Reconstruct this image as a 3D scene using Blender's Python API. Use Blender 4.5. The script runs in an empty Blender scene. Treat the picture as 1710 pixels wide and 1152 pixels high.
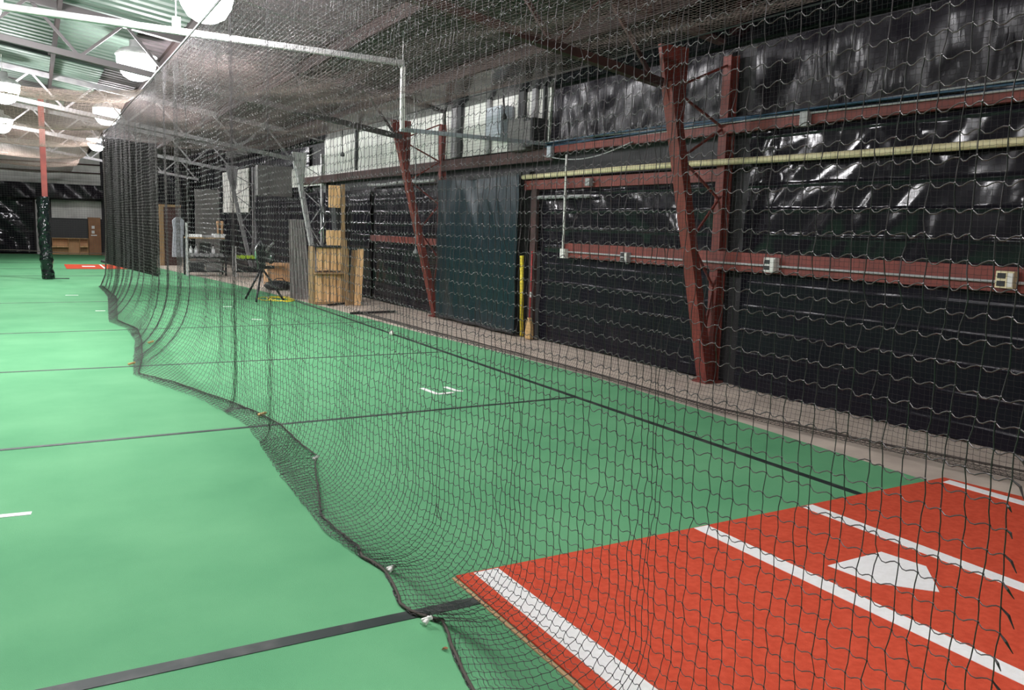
import bpy, bmesh, math, random
import numpy as np
from mathutils import Vector, Matrix, noise
random.seed(7); RNG = np.random.default_rng(11)
S = bpy.context.scene; COL = S.collection
# ------------------------------------------------------------------ camera
FOC, YAW, PITCH, ROLL, CH = 1373.46, 0.525746, 0.1393636, 0.0324424, 1.60399
def cam_axes():
    cy, sy = math.cos(YAW), math.sin(YAW); cp, sp = math.cos(PITCH), math.sin(PITCH)
    f = Vector((sy*cp, cy*cp, -sp)); r = Vector((cy, -sy, 0)); u = r.cross(f)
    c, s = math.cos(ROLL), math.sin(ROLL)
    return r*c + u*s, -r*s + u*c, f
R_, U_, F_ = cam_axes()
cd = bpy.data.cameras.new('camera'); cam = bpy.data.objects.new('camera', cd); COL.objects.link(cam)
cd.sensor_fit = 'HORIZONTAL'; cd.sensor_width = 36.0; cd.lens = FOC/1710*36.0; cd.clip_start = 0.05; cd.clip_end = 200
cam.matrix_world = Matrix(((R_.x, U_.x, -F_.x, 0), (R_.y, U_.y, -F_.y, 0), (R_.z, U_.z, -F_.z, CH), (0, 0, 0, 1)))
S.camera = cam
def ray(x, y): return F_ + R_*((x-855)/FOC) - U_*((y-576)/FOC)
def at_z(x, y, z=0.0):
    d = ray(x, y); t = (z-CH)/d.z; return Vector((d.x*t, d.y*t, z))
def at_y(x, y, Y):
    d = ray(x, y); t = Y/d.y; return Vector((d.x*t, Y, CH+d.z*t))
def at_x(x, y, X):
    d = ray(x, y); t = X/d.x; return Vector((X, d.y*t, CH+d.z*t))
# ------------------------------------------------------------------ world, exposure, lamps
w = bpy.data.worlds.new('world'); S.world = w; w.use_nodes = True
w.node_tree.nodes['Background'].inputs[0].default_value = (0.80, 0.74, 0.88, 1); w.node_tree.nodes['Background'].inputs[1].default_value = 0.045
S.view_settings.view_transform = 'Standard'; S.view_settings.look = 'None'; S.view_settings.gamma = 1; S.view_settings.use_curve_mapping = False
S.view_settings.exposure = 0.12
LAMP_E = 165.0
LAMPS = [(1.72, 9.83, 4.0), (1.49, 14.58, 4.0), (1.58, 22.1, 4.0), (1.89, 30.9, 4.0), (-0.43, 19.5, 4.0), (-0.69, 26.6, 4.0),
         (-0.5, 11.7, 4.0), (-0.5, 6.2, 4.0), (1.2, 0.8, 4.0), (-4.2, 9.0, 4.0), (-4.2, 17.0, 4.0)]  # far left pair is out of view, added for ambient light
WALL = lambda Y: 6.67 - 0.018*Y            # inner face of the right wall
ROOF = lambda X: 3.76 + 0.14*(6.55 - X)
# ------------------------------------------------------------------ materials
def mat(name, col, rough=0.7, metal=0.0, col2=None, scale=5.0, bump=0.0, bscale=40.0, emit=0.0, spec=0.5, detail=4.0, coords='Object', stretch=(1, 1, 1), lo=0.35, hi=0.65):
    m = bpy.data.materials.new(name); m.use_nodes = True; nt = m.node_tree; N = nt.nodes; L = nt.links
    b = N['Principled BSDF']; b.inputs['Base Color'].default_value = (*col, 1); b.inputs['Roughness'].default_value = rough
    b.inputs['Metallic'].default_value = metal; b.inputs['Specular IOR Level'].default_value = spec
    if emit:
        b.inputs['Emission Color'].default_value = (*col, 1); b.inputs['Emission Strength'].default_value = emit
    tc = N.new('ShaderNodeTexCoord'); mp = N.new('ShaderNodeMapping'); mp.inputs['Scale'].default_value = stretch
    L.new(tc.outputs[coords], mp.inputs['Vector'])
    if col2:
        n = N.new('ShaderNodeTexNoise'); n.inputs['Scale'].default_value = scale; n.inputs['Detail'].default_value = detail
        L.new(mp.outputs[0], n.inputs['Vector'])
        r = N.new('ShaderNodeValToRGB'); r.color_ramp.elements[0].color = (*col, 1); r.color_ramp.elements[1].color = (*col2, 1)
        r.color_ramp.elements[0].position = lo; r.color_ramp.elements[1].position = hi
        L.new(n.outputs['Fac'], r.inputs[0]); L.new(r.outputs[0], b.inputs['Base Color'])
    if bump:
        n2 = N.new('ShaderNodeTexNoise'); n2.inputs['Scale'].default_value = bscale; n2.inputs['Detail'].default_value = 6
        L.new(mp.outputs[0], n2.inputs['Vector'])
        bp = N.new('ShaderNodeBump'); bp.inputs['Strength'].default_value = bump; bp.inputs['Distance'].default_value = 0.02
        L.new(n2.outputs['Fac'], bp.inputs['Height']); L.new(bp.outputs[0], b.inputs['Normal'])
    return m
M = {}
M['turf'] = mat('turf', (0.105, 0.335, 0.16), 0.9, col2=(0.15, 0.415, 0.205), scale=1.3, bump=0.35, bscale=260, spec=0.2, detail=8, lo=.3, hi=.7)
M['red_turf'] = mat('red_turf', (0.60, 0.075, 0.035), 0.9, col2=(0.70, 0.10, 0.05), scale=30, bump=0.4, bscale=260, spec=0.15)
M['white_turf'] = mat('white_turf', (0.88, 0.88, 0.85), 0.9, col2=(0.93, 0.93, 0.91), scale=40, bump=0.3, bscale=250, spec=0.2)
M['seam'] = mat('seam_tape', (0.02, 0.03, 0.027), 0.6, col2=(0.14, 0.14, 0.13), scale=4, spec=0.3, lo=0.48, hi=0.85)
M['concrete'] = mat('concrete', (0.46, 0.385, 0.32), 0.8, col2=(0.62, 0.53, 0.44), scale=2.5, bump=0.12, bscale=30, detail=8)
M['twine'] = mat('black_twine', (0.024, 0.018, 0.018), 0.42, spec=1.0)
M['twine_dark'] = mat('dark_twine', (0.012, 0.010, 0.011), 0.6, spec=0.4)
M['twine_brown'] = mat('brown_twine', (0.24, 0.18, 0.15), 0.7, spec=0.3)  # brown net; lamp haze under the lane roof is put into its paler colour
M['twine_far'] = mat('grey_twine', (0.15, 0.11, 0.10), 0.6, spec=0.5)  # lighter copy of the twine, lamp sheen on the cage roof painted in
M['rope'] = mat('brown_rope', (0.075, 0.06, 0.05), 0.8, bump=0.4, bscale=200)
M['red_steel'] = mat('red_primer_steel', (0.15, 0.026, 0.018), 0.6, col2=(0.21, 0.036, 0.025), scale=6, detail=6)
M['dark_red'] = mat('dark_primer_steel', (0.045, 0.020, 0.018), 0.7, col2=(0.07, 0.026, 0.023), scale=4)
M['dark_grey'] = mat('dark_grey_steel', (0.06, 0.052, 0.052), 0.6)
M['purlin'] = mat('purlin_primer', (0.022, 0.012, 0.011), 0.8, spec=.2)
M['galv'] = mat('galvanised_steel', (0.62, 0.61, 0.60), 0.45, 0.3, col2=(0.48, 0.48, 0.48), scale=12)
M['grey_steel'] = mat('grey_steel', (0.30, 0.29, 0.29), 0.55, 0.2, col2=(0.22, 0.21, 0.22), scale=8)
M['cream'] = mat('cream_pipe', (0.72, 0.64, 0.40), 0.5, col2=(0.60, 0.52, 0.30), scale=7)
M['white_paint'] = mat('white_paint', (0.75, 0.74, 0.70), 0.6)
M['black'] = mat('matte_black', (0.018, 0.018, 0.02), 0.6)
M['black_metal'] = mat('black_metal', (0.025, 0.025, 0.028), 0.35, 0.4)
M['blue_cable'] = mat('blue_cable', (0.035, 0.085, 0.15), 0.5)
M['grey_cable'] = mat('grey_cable', (0.38, 0.38, 0.38), 0.5)
M['wood'] = mat('plywood', (0.60, 0.35, 0.15), 0.75, col2=(0.90, 0.60, 0.32), scale=6, stretch=(6, 6, 0.6), detail=6)
M['wood_dark'] = mat('aged_wood', (0.26, 0.16, 0.08), 0.8, col2=(0.36, 0.24, 0.12), scale=6, stretch=(6, 6, 0.6))
M['wood_brown'] = mat('brown_wood', (0.24, 0.11, 0.05), 0.7, col2=(0.31, 0.15, 0.07), scale=4)
M['cardboard'] = mat('cardboard', (0.50, 0.29, 0.15), 0.85, col2=(0.56, 0.34, 0.18), scale=4)
M['yellow'] = mat('yellow_plastic', (0.85, 0.68, 0.05), 0.5)
M['straw'] = mat('straw', (0.62, 0.40, 0.17), 0.9, bump=0.5, bscale=60, stretch=(8, 8, 1))
M['red_paint'] = mat('red_paint', (0.45, 0.04, 0.04), 0.5)
M['leather'] = mat('ball_leather', (0.85, 0.84, 0.80), 0.5)
M['lime'] = mat('lime_rubber', (0.42, 0.62, 0.05), 0.5)
M['chrome'] = mat('chrome', (0.7, 0.7, 0.72), 0.25, 0.9)
M['grey_panel'] = mat('grey_panel', (0.13, 0.125, 0.12), 0.6, col2=(0.16, 0.15, 0.145), scale=3)
M['grey_corr'] = mat('grey_corrugated', (0.22, 0.20, 0.20), 0.5, 0.2, col2=(0.28, 0.26, 0.25), scale=5)
M['box_grey'] = mat('electrical_grey', (0.42, 0.45, 0.50), 0.5)
M['paper'] = mat('paper', (0.8, 0.8, 0.8), 0.8)
M['lamp_glass'] = mat('lamp_glass', (1.0, 0.98, 1.0), 0.3, emit=LAMP_E)
M['insul'] = mat('white_insulation', (0.56, 0.55, 0.51), 0.55, col2=(0.82, 0.81, 0.76), scale=2.0, bump=0.3, bscale=6, detail=6, stretch=(1, 2, 0.6))
M['roof'] = mat('roof_sheet', (0.060, 0.047, 0.050), 0.8, 0.0, col2=(0.085, 0.068, 0.072), scale=1.2)
M['roof_green'] = mat('green_roof_sheet', (0.095, 0.135, 0.11), 0.7, col2=(0.12, 0.165, 0.135), scale=1.0)
M['wall_dark'] = mat('dark_wall_sheet', (0.035, 0.033, 0.036), 0.7)
def plastic(name, col, rough, scale, strength, dist, stretch, spec=0.35, ribs=0.0):
    m = mat(name, col, rough, spec=spec); nt = m.node_tree; N = nt.nodes; L = nt.links; b = N['Principled BSDF']
    mp = [n for n in N if n.type == 'MAPPING'][0]; mp.inputs['Scale'].default_value = stretch
    tc = [n for n in N if n.type == 'TEX_COORD'][0]
    def noi(sc, det, typ='FBM', dis=0.0, src=None):
        n = N.new('ShaderNodeTexNoise'); n.noise_type = typ; n.inputs['Scale'].default_value = sc; n.inputs['Detail'].default_value = det; n.inputs['Distortion'].default_value = dis
        L.new((src or mp.outputs[0]), n.inputs['Vector']); return n.outputs['Fac']
    def mth(op, a, b_):
        n = N.new('ShaderNodeMath'); n.operation = op
        for k, v in enumerate((a, b_)):
            if isinstance(v, (int, float)): n.inputs[k].default_value = v
            else: L.new(v, n.inputs[k])
        return n.outputs[0]
    big = noi(scale, 2, 'RIDGED_MULTIFRACTAL', 0.9); fine = noi(scale*5, 5, 'RIDGED_MULTIFRACTAL', 0.4); mask = noi(scale*.8+.3, 1)
    mk = mth('MULTIPLY', mth('SUBTRACT', mask, .45), 5.0); mk = mth('MINIMUM', mth('MAXIMUM', mk, 0.0), 1.0)
    h = mth('ADD', mth('MULTIPLY', big, .5), mth('MULTIPLY', mth('MULTIPLY', fine, mk), .12))
    if ribs:
        wv = N.new('ShaderNodeTexWave'); wv.bands_direction = 'Z'; wv.inputs['Scale'].default_value = 1.25; wv.inputs['Distortion'].default_value = .35; wv.inputs['Detail'].default_value = 1
        L.new(tc.outputs['Object'], wv.inputs['Vector']); r = mth('POWER', wv.outputs['Fac'], 24.0); h = mth('ADD', h, mth('MULTIPLY', r, ribs))
    bp = N.new('ShaderNodeBump'); bp.inputs['Strength'].default_value = strength; bp.inputs['Distance'].default_value = dist
    L.new(h, bp.inputs['Height']); L.new(bp.outputs[0], b.inputs['Normal'])
    return m
M['plastic'] = plastic('black_plastic_sheeting', (0.010, 0.009, 0.013), 0.13, 1.3, 0.9, 0.09, (1, 1.0, 0.8), spec=.28, ribs=.12)
M['plastic_low'] = plastic('black_plastic_taut', (0.010, 0.009, 0.014), 0.20, 1.1, 0.5, 0.05, (1, 0.5, 1.6), spec=.13, ribs=.2)
M['plastic_up'] = plastic('black_plastic_crumpled', (0.011, 0.009, 0.013), 0.27, 2.6, 0.9, 0.08, (1, 1.5, 0.45), spec=.22)
M['tarp'] = plastic('green_tarp', (0.005, 0.022, 0.030), 0.30, 1.0, 0.8, 0.06, (1, 1.6, 0.35), spec=.3)
M['wrap'] = plastic('black_wrap', (0.006, 0.010, 0.010), 0.16, 5, 1.0, 0.15, (1, 1, 0.8), spec=.6)
# ------------------------------------------------------------------ object helpers
class MB:
    def __init__(s): s.v = []; s.f = []
    def add(s, vs, fs):
        o = len(s.v); s.v += [tuple(v) for v in vs]; s.f += [tuple(i+o for i in f) for f in fs]; return s
    def box(s, x0, x1, y0, y1, z0, z1):
        vs = [(x, y, z) for z in (z0, z1) for y in (y0, y1) for x in (x0, x1)]
        return s.add(vs, [(0, 2, 3, 1), (4, 5, 7, 6), (0, 1, 5, 4), (2, 6, 7, 3), (0, 4, 6, 2), (1, 3, 7, 5)])
    def prism(s, pts, d):          # closed outline pts (3-D), swept by vector d
        n = len(pts); d = Vector(d); a = [Vector(p) for p in pts]
        return s.add(a + [p+d for p in a], [tuple(range(n))[::-1], tuple(range(n, 2*n))] + [(i, (i+1) % n, n+(i+1) % n, n+i) for i in range(n)])
    def bar(s, a, b, wx, wy, up=(0, 0, 1)):     # rectangular bar from a to b
        a, b = Vector(a), Vector(b); t = (b-a).normalized(); u = Vector(up)
        if abs(t.dot(u)) > 0.95: u = Vector((1, 0, 0))
        sd = t.cross(u).normalized(); u = sd.cross(t)
        q = [a+sd*i*wx/2+u*j*wy/2 for i, j in ((-1, -1), (1, -1), (1, 1), (-1, 1))]
        return s.prism(q, b-a)
    def tube(s, pts, r, k=8, closed=False):
        P = [Vector(p) for p in pts]; n = len(P); rs = r if isinstance(r, (list, tuple)) else [r]*n
        vs = []; pu = None
        for i in range(n):
            t = (P[min(i+1, n-1)]-P[max(i-1, 0)]); t = t.normalized() if t.length > 1e-9 else Vector((0, 0, 1))
            if pu is None: pu = Vector((0, 0, 1)) if abs(t.z) < 0.9 else Vector((1, 0, 0))
            sd = t.cross(pu).normalized(); u = sd.cross(t); pu = u
            vs += [P[i]+(sd*math.cos(2*math.pi*j/k)+u*math.sin(2*math.pi*j/k))*rs[i] for j in range(k)]
        fs = [(i*k+j, i*k+(j+1) % k, (i+1)*k+(j+1) % k, (i+1)*k+j) for i in range(n-1) for j in range(k)]
        fs += [tuple(range(k))[::-1], tuple(range((n-1)*k, n*k))]
        return s.add(vs, fs)
    def lathe(s, prof, c, k=20):    # prof [(r,z)], about vertical axis at c
        c = Vector(c); vs = [c+Vector((r*math.cos(2*math.pi*j/k), r*math.sin(2*math.pi*j/k), z)) for r, z in prof for j in range(k)]
        n = len(prof); fs = [(i*k+j, i*k+(j+1) % k, (i+1)*k+(j+1) % k, (i+1)*k+j) for i in range(n-1) for j in range(k)]
        fs += [tuple(range(k))[::-1], tuple(range((n-1)*k, n*k))]
        return s.add(vs, fs)
    def build(s, name, m, parent=None, smooth=False, bevel=0.0):
        me = bpy.data.meshes.new(name); me.from_pydata(s.v, [], s.f); me.materials.append(m); me.update()
        if smooth: me.polygons.foreach_set('use_smooth', [True]*len(me.polygons))
        o = bpy.data.objects.new(name, me); COL.objects.link(o); o.parent = parent
        if parent is not None: o.matrix_parent_inverse = Matrix.Translation(-parent.location)
        if bevel:
            b = o.modifiers.new('bevel', 'BEVEL'); b.width = bevel; b.segments = 2; b.limit_method = 'ANGLE'
        return o
def tag(o, label, cat, group=None, kind=None):
    o['label'] = label; o['category'] = cat
    if group: o['group'] = group
    if kind: o['kind'] = kind
    return o
def thing(name, loc, label, cat, group=None):
    o = bpy.data.objects.new(name, None); COL.objects.link(o); o.location = loc; o.empty_display_size = 0.1
    return tag(o, label, cat, group)
def sub(o, part):
    o.parent = part; o.matrix_parent_inverse = Matrix.Identity(4) if part.parent is None else Matrix.Identity(4); return o
def struct(o): o['kind'] = 'structure'; return o
def np_mesh(name, V, Fq, m, parent=None, smooth=True, tris=None):
    me = bpy.data.meshes.new(name); V = np.asarray(V, np.float32); nq = len(Fq); nt = 0 if tris is None else len(tris)
    me.vertices.add(len(V)); me.vertices.foreach_set('co', V.ravel())
    me.loops.add(nq*4+nt*3); idx = np.asarray(Fq, np.int32).ravel()
    if nt: idx = np.concatenate([idx, np.asarray(tris, np.int32).ravel()])
    me.loops.foreach_set('vertex_index', idx); me.polygons.add(nq+nt)
    ls = np.arange(nq)*4
    if nt: ls = np.concatenate([ls, nq*4+np.arange(nt)*3])
    me.polygons.foreach_set('loop_start', ls.astype(np.int32))
    me.polygons.foreach_set('use_smooth', np.full(nq+nt, smooth)); me.materials.append(m)
    me.update(calc_edges=True); me.validate()
    o = bpy.data.objects.new(name, me); COL.objects.link(o); o.parent = parent
    if parent is not None: o.matrix_parent_inverse = Matrix.Translation(-parent.location)
    return o
def sweep(P, r, k, ref):
    """P (N,m,3) polylines -> tube vertices and quads"""
    N, m, _ = P.shape; T = np.empty_like(P); T[:, 1:-1] = P[:, 2:]-P[:, :-2]; T[:, 0] = P[:, 1]-P[:, 0]; T[:, -1] = P[:, -1]-P[:, -2]
    ln = np.linalg.norm(T, axis=2, keepdims=True); T = np.where(ln > 1e-7, T/np.maximum(ln, 1e-7), np.array([0, 0, 1.0]))
    A = np.cross(T, np.broadcast_to(np.array(ref, float), P.shape)); A /= np.maximum(np.linalg.norm(A, axis=2, keepdims=True), 1e-6)
    B = np.cross(A, T); an = np.arange(k)*2*np.pi/k
    V = P[:, :, None, :] + r*(A[:, :, None, :]*np.cos(an)[None, None, :, None] + B[:, :, None, :]*np.sin(an)[None, None, :, None])
    base = (np.arange(N)[:, None, None]*m + np.arange(m-1)[None, :, None])*k; j = np.arange(k)[None, None, :]
    a = base+j; b = base+(j+1) % k; Fq = np.stack([a, b, b+k, a+k], -1).reshape(-1, 4)
    return V.reshape(-1, 3), Fq
def net_mesh(name, G, m, parent, r=0.0014, k=4, sub=4, sag=0.15, swing=0.0, refc=(0, 1, 0), refr=(1, 0, 0), knots=None, subc=1, rr=0.95):
    """G (ncol, nrow, 3) knot positions. Row twine sags between knots."""
    nc, nr, _ = G.shape
    u = np.arange(sub)/sub
    a = G[:-1, :, None, :]; b = G[1:, :, None, :]; L = np.linalg.norm(b-a, axis=3, keepdims=True)
    seg = a+(b-a)*u[None, None, :, None]
    seg = seg - np.array([0, 0, 1.0])*(sag*L*(4*u*(1-u))[None, None, :, None])
    if swing: seg = seg + np.array([0, 0, 1.0])*(swing*L*np.sin(2*np.pi*u)[None, None, :, None])
    rows = np.concatenate([seg.transpose(1, 0, 2, 3).reshape(nr, -1, 3), G[-1][:, None, :]], 1)
    cols = G
    if subc > 1:
        v = np.arange(subc)/subc; s2 = G[:, :-1, None, :]+(G[:, 1:, None, :]-G[:, :-1, None, :])*v[None, None, :, None]
        jit = RNG.normal(0, 0.0011, s2.shape); jit[:, :, 0] = 0; s2 = s2+jit
        cols = np.concatenate([s2.reshape(nc, -1, 3), G[:, -1:, :]], 1)
    V1, F1 = sweep(rows, r*rr, k, refr); V2, F2 = sweep(cols, r, k, refc)
    V = np.concatenate([V1, V2]); Fq = np.concatenate([F1, F2+len(V1)]); tris = None
    if knots is not None:
        K = G[knots].reshape(-1, 3); o = np.array([(1, 0, 0), (-1, 0, 0), (0, 1, 0), (0, -1, 0), (0, 0, 1.25), (0, 0, -1.25)])*r*2.35
        off = len(V); V = np.concatenate([V, (K[:, None, :]+o[None]).reshape(-1, 3)])
        ft = np.array([(0, 2, 4), (2, 1, 4), (1, 3, 4), (3, 0, 4), (2, 0, 5), (1, 2, 5), (3, 1, 5), (0, 3, 5)])
        tris = (off+np.arange(len(K))[:, None, None]*6+ft[None]).reshape(-1, 3)
    return np_mesh(name, V, Fq, m, parent, True, tris)
# ================================================================== SETTING
struct(MB().box(-9, 8, -4, 40.5, -0.12, -0.012).build('floor', M['concrete']))
# right wall (slightly skewed to the turf)
struct(MB().prism([(WALL(-4)+.06, -4, -0.012), (WALL(40)+.06, 40, -0.012), (WALL(40)+.22, 40, -0.012), (WALL(-4)+.22, -4, -0.012)], (0, 0, 4.0)).build('wall_right', M['wall_dark']))
struct(MB().box(-9, 6.1, 39.9, 40.1, -0.012, 6.0).build('wall_back', M['wall_dark']))
struct(MB().box(-9.2, -9, -4, 40, -0.012, 6.0).build('wall_left', M['grey_panel']))
struct(MB().box(-9, 6.8, -4.2, -4, -0.012, 6.0).build('wall_front', M['grey_panel']))
# roof: ribbed sheets, ribs run up the slope
def ribbed_roof(name, x0, x1, y0, y1, m, dz=0.0):
    mb = MB(); ys = []; y = y0
    while y < y1-1e-6:
        for d, h in ((0, 0), (.05, .035), (.10, .035), (.15, 0)): ys.append((y+d, h))
        y += 0.30
    ys.append((y1, 0)); n = len(ys); vs = []
    for x in (x0, x1):
        for yy, h in ys: vs.append((x, yy, ROOF(x)+h+dz))
    fs = [(i, i+1, n+i+1, n+i) for i in range(n-1)]
    vs += [(x, yy, z+.05) for x, yy, z in vs]; fs += [tuple(j+2*n for j in f[::-1]) for f in fs[:n-1]]
    return struct(mb.add(vs, fs).build(name, m))
ribbed_roof('ceiling', -9, 6.75, -4, 40, M['roof'])
for i, (a, b, c, d) in enumerate(((-4.2, 2.0, 11.6, 13.9), (-4.2, 1.5, 13.9, 17.4), (-4.2, 1.3, 18.4, 22.4), (-4.2, .8, 24.5, 28.0))):
    o = ribbed_roof('ceiling_panel', a, b, c, d, M['roof_green'], -0.06)
# ---- turf
turf_pts = [at_z(x, y) for x, y in ((480, 497), (560, 517), (700, 555), (850, 592), (1000, 632), (1250, 709), (1540, 800))]
outline = [(-8.8, -3.9), (-8.8, 38.6), (2.3, 38.9), (2.9, 34), (3.6, 27.5), (4.3, 22), (4.55, 19)] + [(p.x, p.y) for p in turf_pts] + [(5.22, 2.6), (5.2, -3.9)]
tf = MB().prism([(x, y, -0.012) for x, y in outline][::-1], (0, 0, 0.012)).build('turf_carpet', M['turf'])
tag(tf, 'long green artificial turf carpet covering the lanes', 'artificial turf')
T = 0.0
def strip(name, a, b, wd, m, h=0.003, parent=None):
    a, b = Vector((a[0], a[1], h/2)), Vector((b[0], b[1], h/2)); return MB().bar(a, b, wd, h).build(name, m, parent)
seams = [((-2.8, 3.04), (1.63, 2.99), 0.07, 'wide black seam tape on the turf nearest the viewer, ending at the red mat'),
         ((-3, 6.42), (4.53, 6.52), 0.045, 'black seam line crossing the turf just beyond the hem clip'),
         ((-3, 9.75), (4.5, 9.60), 0.04, 'second thin black seam line crossing the turf, by the wooden clip'),
         ((-3, 12.82), (5.0, 13.0), 0.035, 'third thin black seam line crossing the turf'),
         ((-3, 17.2), (4.8, 17.5), 0.03, 'far thin black seam line crossing the turf near the pitching machine'),
         ((-3, 24.9), (3.4, 25.0), 0.05, 'seam line crossing the turf just behind the wrapped post'),
         ((-3, 28.1), (3.2, 28.2), 0.06, 'dark seam line in front of the far red mat'),
         ((-3, 31.6), (2.9, 31.7), 0.08, 'dark seam line behind the far red mat')]
for a, b, wd, lb in seams: tag(strip('seam_tape', a, b, wd, M['seam']), lb, 'seam tape', 'black seam tapes across the turf')
sl = MB()
for a, b in (((4.50, 3.25), (4.52, 6.5)), ((4.52, 6.5), (4.56, 10.4)), ((4.56, 10.4), (4.6, 14.5)), ((4.6, 14.5), (4.62, 17.6))):
    sl.bar((a[0], a[1], .0022), (b[0], b[1], .0022), 0.055, 0.0044)
tag(sl.build('seam_tape', M['seam']), 'long black seam tape running away down the lane to the red mat corner', 'seam tape', 'black seam tapes across the turf')
for i, (a, b, lb) in enumerate((((-.24, 5.0), (-.08, 4.985), 'short white dash on the near left turf'), ((3.04, 13.84), (3.18, 13.72), 'small white dash on the turf behind the third seam'),
        ((3.0, 16.0), (3.15, 15.95), 'tiny white dash on turf before the pitching machine'), ((.84, 15.66), (.99, 15.64), 'white dash on turf left of the net foot'), ((.48, 18.86), (.71, 18.83), 'far white dash on the left lane turf'))):
    tag(strip('floor_mark', a, b, 0.05, M['white_turf'], 0.003), lb, 'floor mark', 'white dashes on the turf')
# pitching mark (angled strips)
pm = thing('pitching_mark', (3.45, 7.2, 0), 'white angular pitching mark on the green turf inside the cage', 'floor mark')
q = [at_z(x, y, .004) for x, y in ((704, 648), (731, 658), (757, 655), (743, 646), (758, 652), (773, 653))]
MB().bar(q[0], q[1], .05, .004).build('mark_strip', M['white_turf'], pm); MB().bar(q[1], q[2], .05, .004).build('mark_strip', M['white_turf'], pm)
MB().bar(q[3], q[4]+Vector((.02, 0, 0)), .05, .004).build('mark_strip', M['white_turf'], pm); MB().bar(q[4], q[5], .04, .004).build('mark_strip', M['white_turf'], pm)
# red batting mat
bmx = thing('batting_mat', (3.4, 1.4, 0), 'large brick red batting mat with white box lines and home plate', 'batting mat')
MB().prism([(1.615, -.45, 0), (5.46, -.45, 0), (5.46, 2.62, 0), (5.36, 3.25, 0), (5.2, 3.25, 0), (1.625, 3.25, 0)], (0, 0, .010)).build('mat_base', M['red_turf'], bmx, bevel=.002)
def mline(x0, x1, y0, y1): return MB().box(x0, x1, y0, y1, .0095, .012).build('chalk_line', M['white_turf'], bmx)
mline(1.71, 1.84, -.45, 3.235); mline(3.075, 3.175, -.45, 3.24); mline(3.925, 4.02, -.45, 3.235)
MB().prism([(5.24, 3.18, .0095), (5.33, 3.19, .0095), (5.40, -.45, .0095), (5.31, -.45, .0095)], (0, 0, .0025)).build('chalk_line', M['white_turf'], bmx)
MB().prism([(x, y, .0095) for x, y in ((3.325, 2.555), (3.735, 2.555), (3.775, 2.33), (3.55, 2.115), (3.355, 2.32))][::-1], (0, 0, .003)).build('home_plate', M['white_turf'], bmx)
MB().box(1.600, 1.615, -.45, 3.24, 0, .006).build('mat_edge', M['cardboard'], bmx)
fm = thing('batting_mat', (1.3, 29.5, 0), 'small looking far red batting mat beyond the wrapped post', 'batting mat')
MB().box(.78, 2.7, 28.2, 30.7, 0, .01).build('mat_base', M['red_turf'], fm); MB().box(1.25, 1.62, 29.3, 29.75, .0095, .012).build('home_plate', M['white_turf'], fm)
MB().box(1.8, 1.86, 28.2, 30.7, .0095, .012).build('chalk_line', M['white_turf'], fm)
# baseball
bb = at_z(654, 556, .036)
bs = bpy.data.meshes.new('baseball'); b_ = bmesh.new(); bmesh.ops.create_icosphere(b_, subdivisions=3, radius=.037, matrix=Matrix.Translation(bb)); b_.to_mesh(bs); b_.free(); bs.materials.append(M['leather'])
ball = bpy.data.objects.new('ball_cover', bs); COL.objects.link(ball)
bt = thing('baseball', bb, 'white baseball lying on the turf beside the long seam', 'baseball'); ball.parent = bt; ball.matrix_parent_inverse = Matrix.Translation(-bb)
cu = []
for i in range(61):
    t = i/60*2*math.pi; a_, b2 = .42, .0; d = Vector((math.cos(t)+.3*math.cos(3*t), math.sin(t)-.3*math.sin(3*t), 2*math.sqrt(.3)*math.sin(2*t))); cu.append(bb+d.normalized()*.0372)
MB().tube(cu, .0012, 4).build('stitching', M['red_paint'], bt)
# ================================================================== RIGHT WALL
def sheet(name, y0, y1, z0, z1, m, label, off=.03, amp=.03, fr=1.2, wav=0.0, cat='plastic sheeting', group='black plastic sheets on the right wall', thick=.004, step=.07, seed=0, edge=None, diag=0.0, parent=None):
    ny = max(4, int((y1-y0)/step)); nz = max(4, int((z1-z0)/step)); V = []
    for lay in (0, 1):
        for i in range(ny+1):
            y = y0+(y1-y0)*i/ny
            for j in range(nz+1):
                z = z0+(z1-z0)*j/nz
                if edge and j == 0: z += edge*noise.noise(Vector((y*1.7, seed, 0)))
                n = noise.noise(Vector((y*fr+seed*7.3+diag*z, z*fr*.7, seed))); n2 = 1-abs(noise.noise(Vector((y*fr*2.2+diag*z*2, z*fr*1.3+3, seed+5.1))))*2
                pin = min(1, 6*min((z-z0)/(z1-z0)+.12, (z1-z)/(z1-z0)+.05)); d = (amp*n+amp*.6*n2)*pin + wav*math.sin(z*11+n*3)
                V.append((WALL(y)-off-max(-off+.01, d)+lay*thick, y, z))
    w_ = nz+1; n0 = (ny+1)*w_; fs = []
    for i in range(ny):
        for j in range(nz):
            a = i*w_+j; fs.append((a, a+w_, a+w_+1, a+1)[::-1]); fs.append((n0+a, n0+a+w_, n0+a+w_+1, n0+a+1))
    mb = MB().add(V, fs)
    o = mb.build(name, m, parent, smooth=True)
    return tag(o, label, cat, group) if parent is None else o
sheet('plastic_sheet', -1.5, 6.4, 0.0, 1.36, M['plastic_low'], 'taut black plastic sheet below the outlet girt, right of the near red column', seed=1, amp=.022, edge=.02)
sheet('plastic_sheet', -1.5, 6.4, 1.36, 2.70, M['plastic'], 'shiny creased black plastic sheet between the girts, right of the near red column', seed=2, amp=.045, diag=.8)
sheet('plastic_sheet', -1.5, 6.4, 2.78, 3.58, M['plastic_up'], 'crumpled black plastic sheet above the blue cables at top right', seed=3, amp=.04, fr=1.8)
sheet('plastic_sheet', 6.75, 10.35, 0.02, 1.34, M['plastic_low'], 'black plastic sheet on the wall below the outlet girt, left of the near red column', seed=4, amp=.03, edge=.03)
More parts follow.
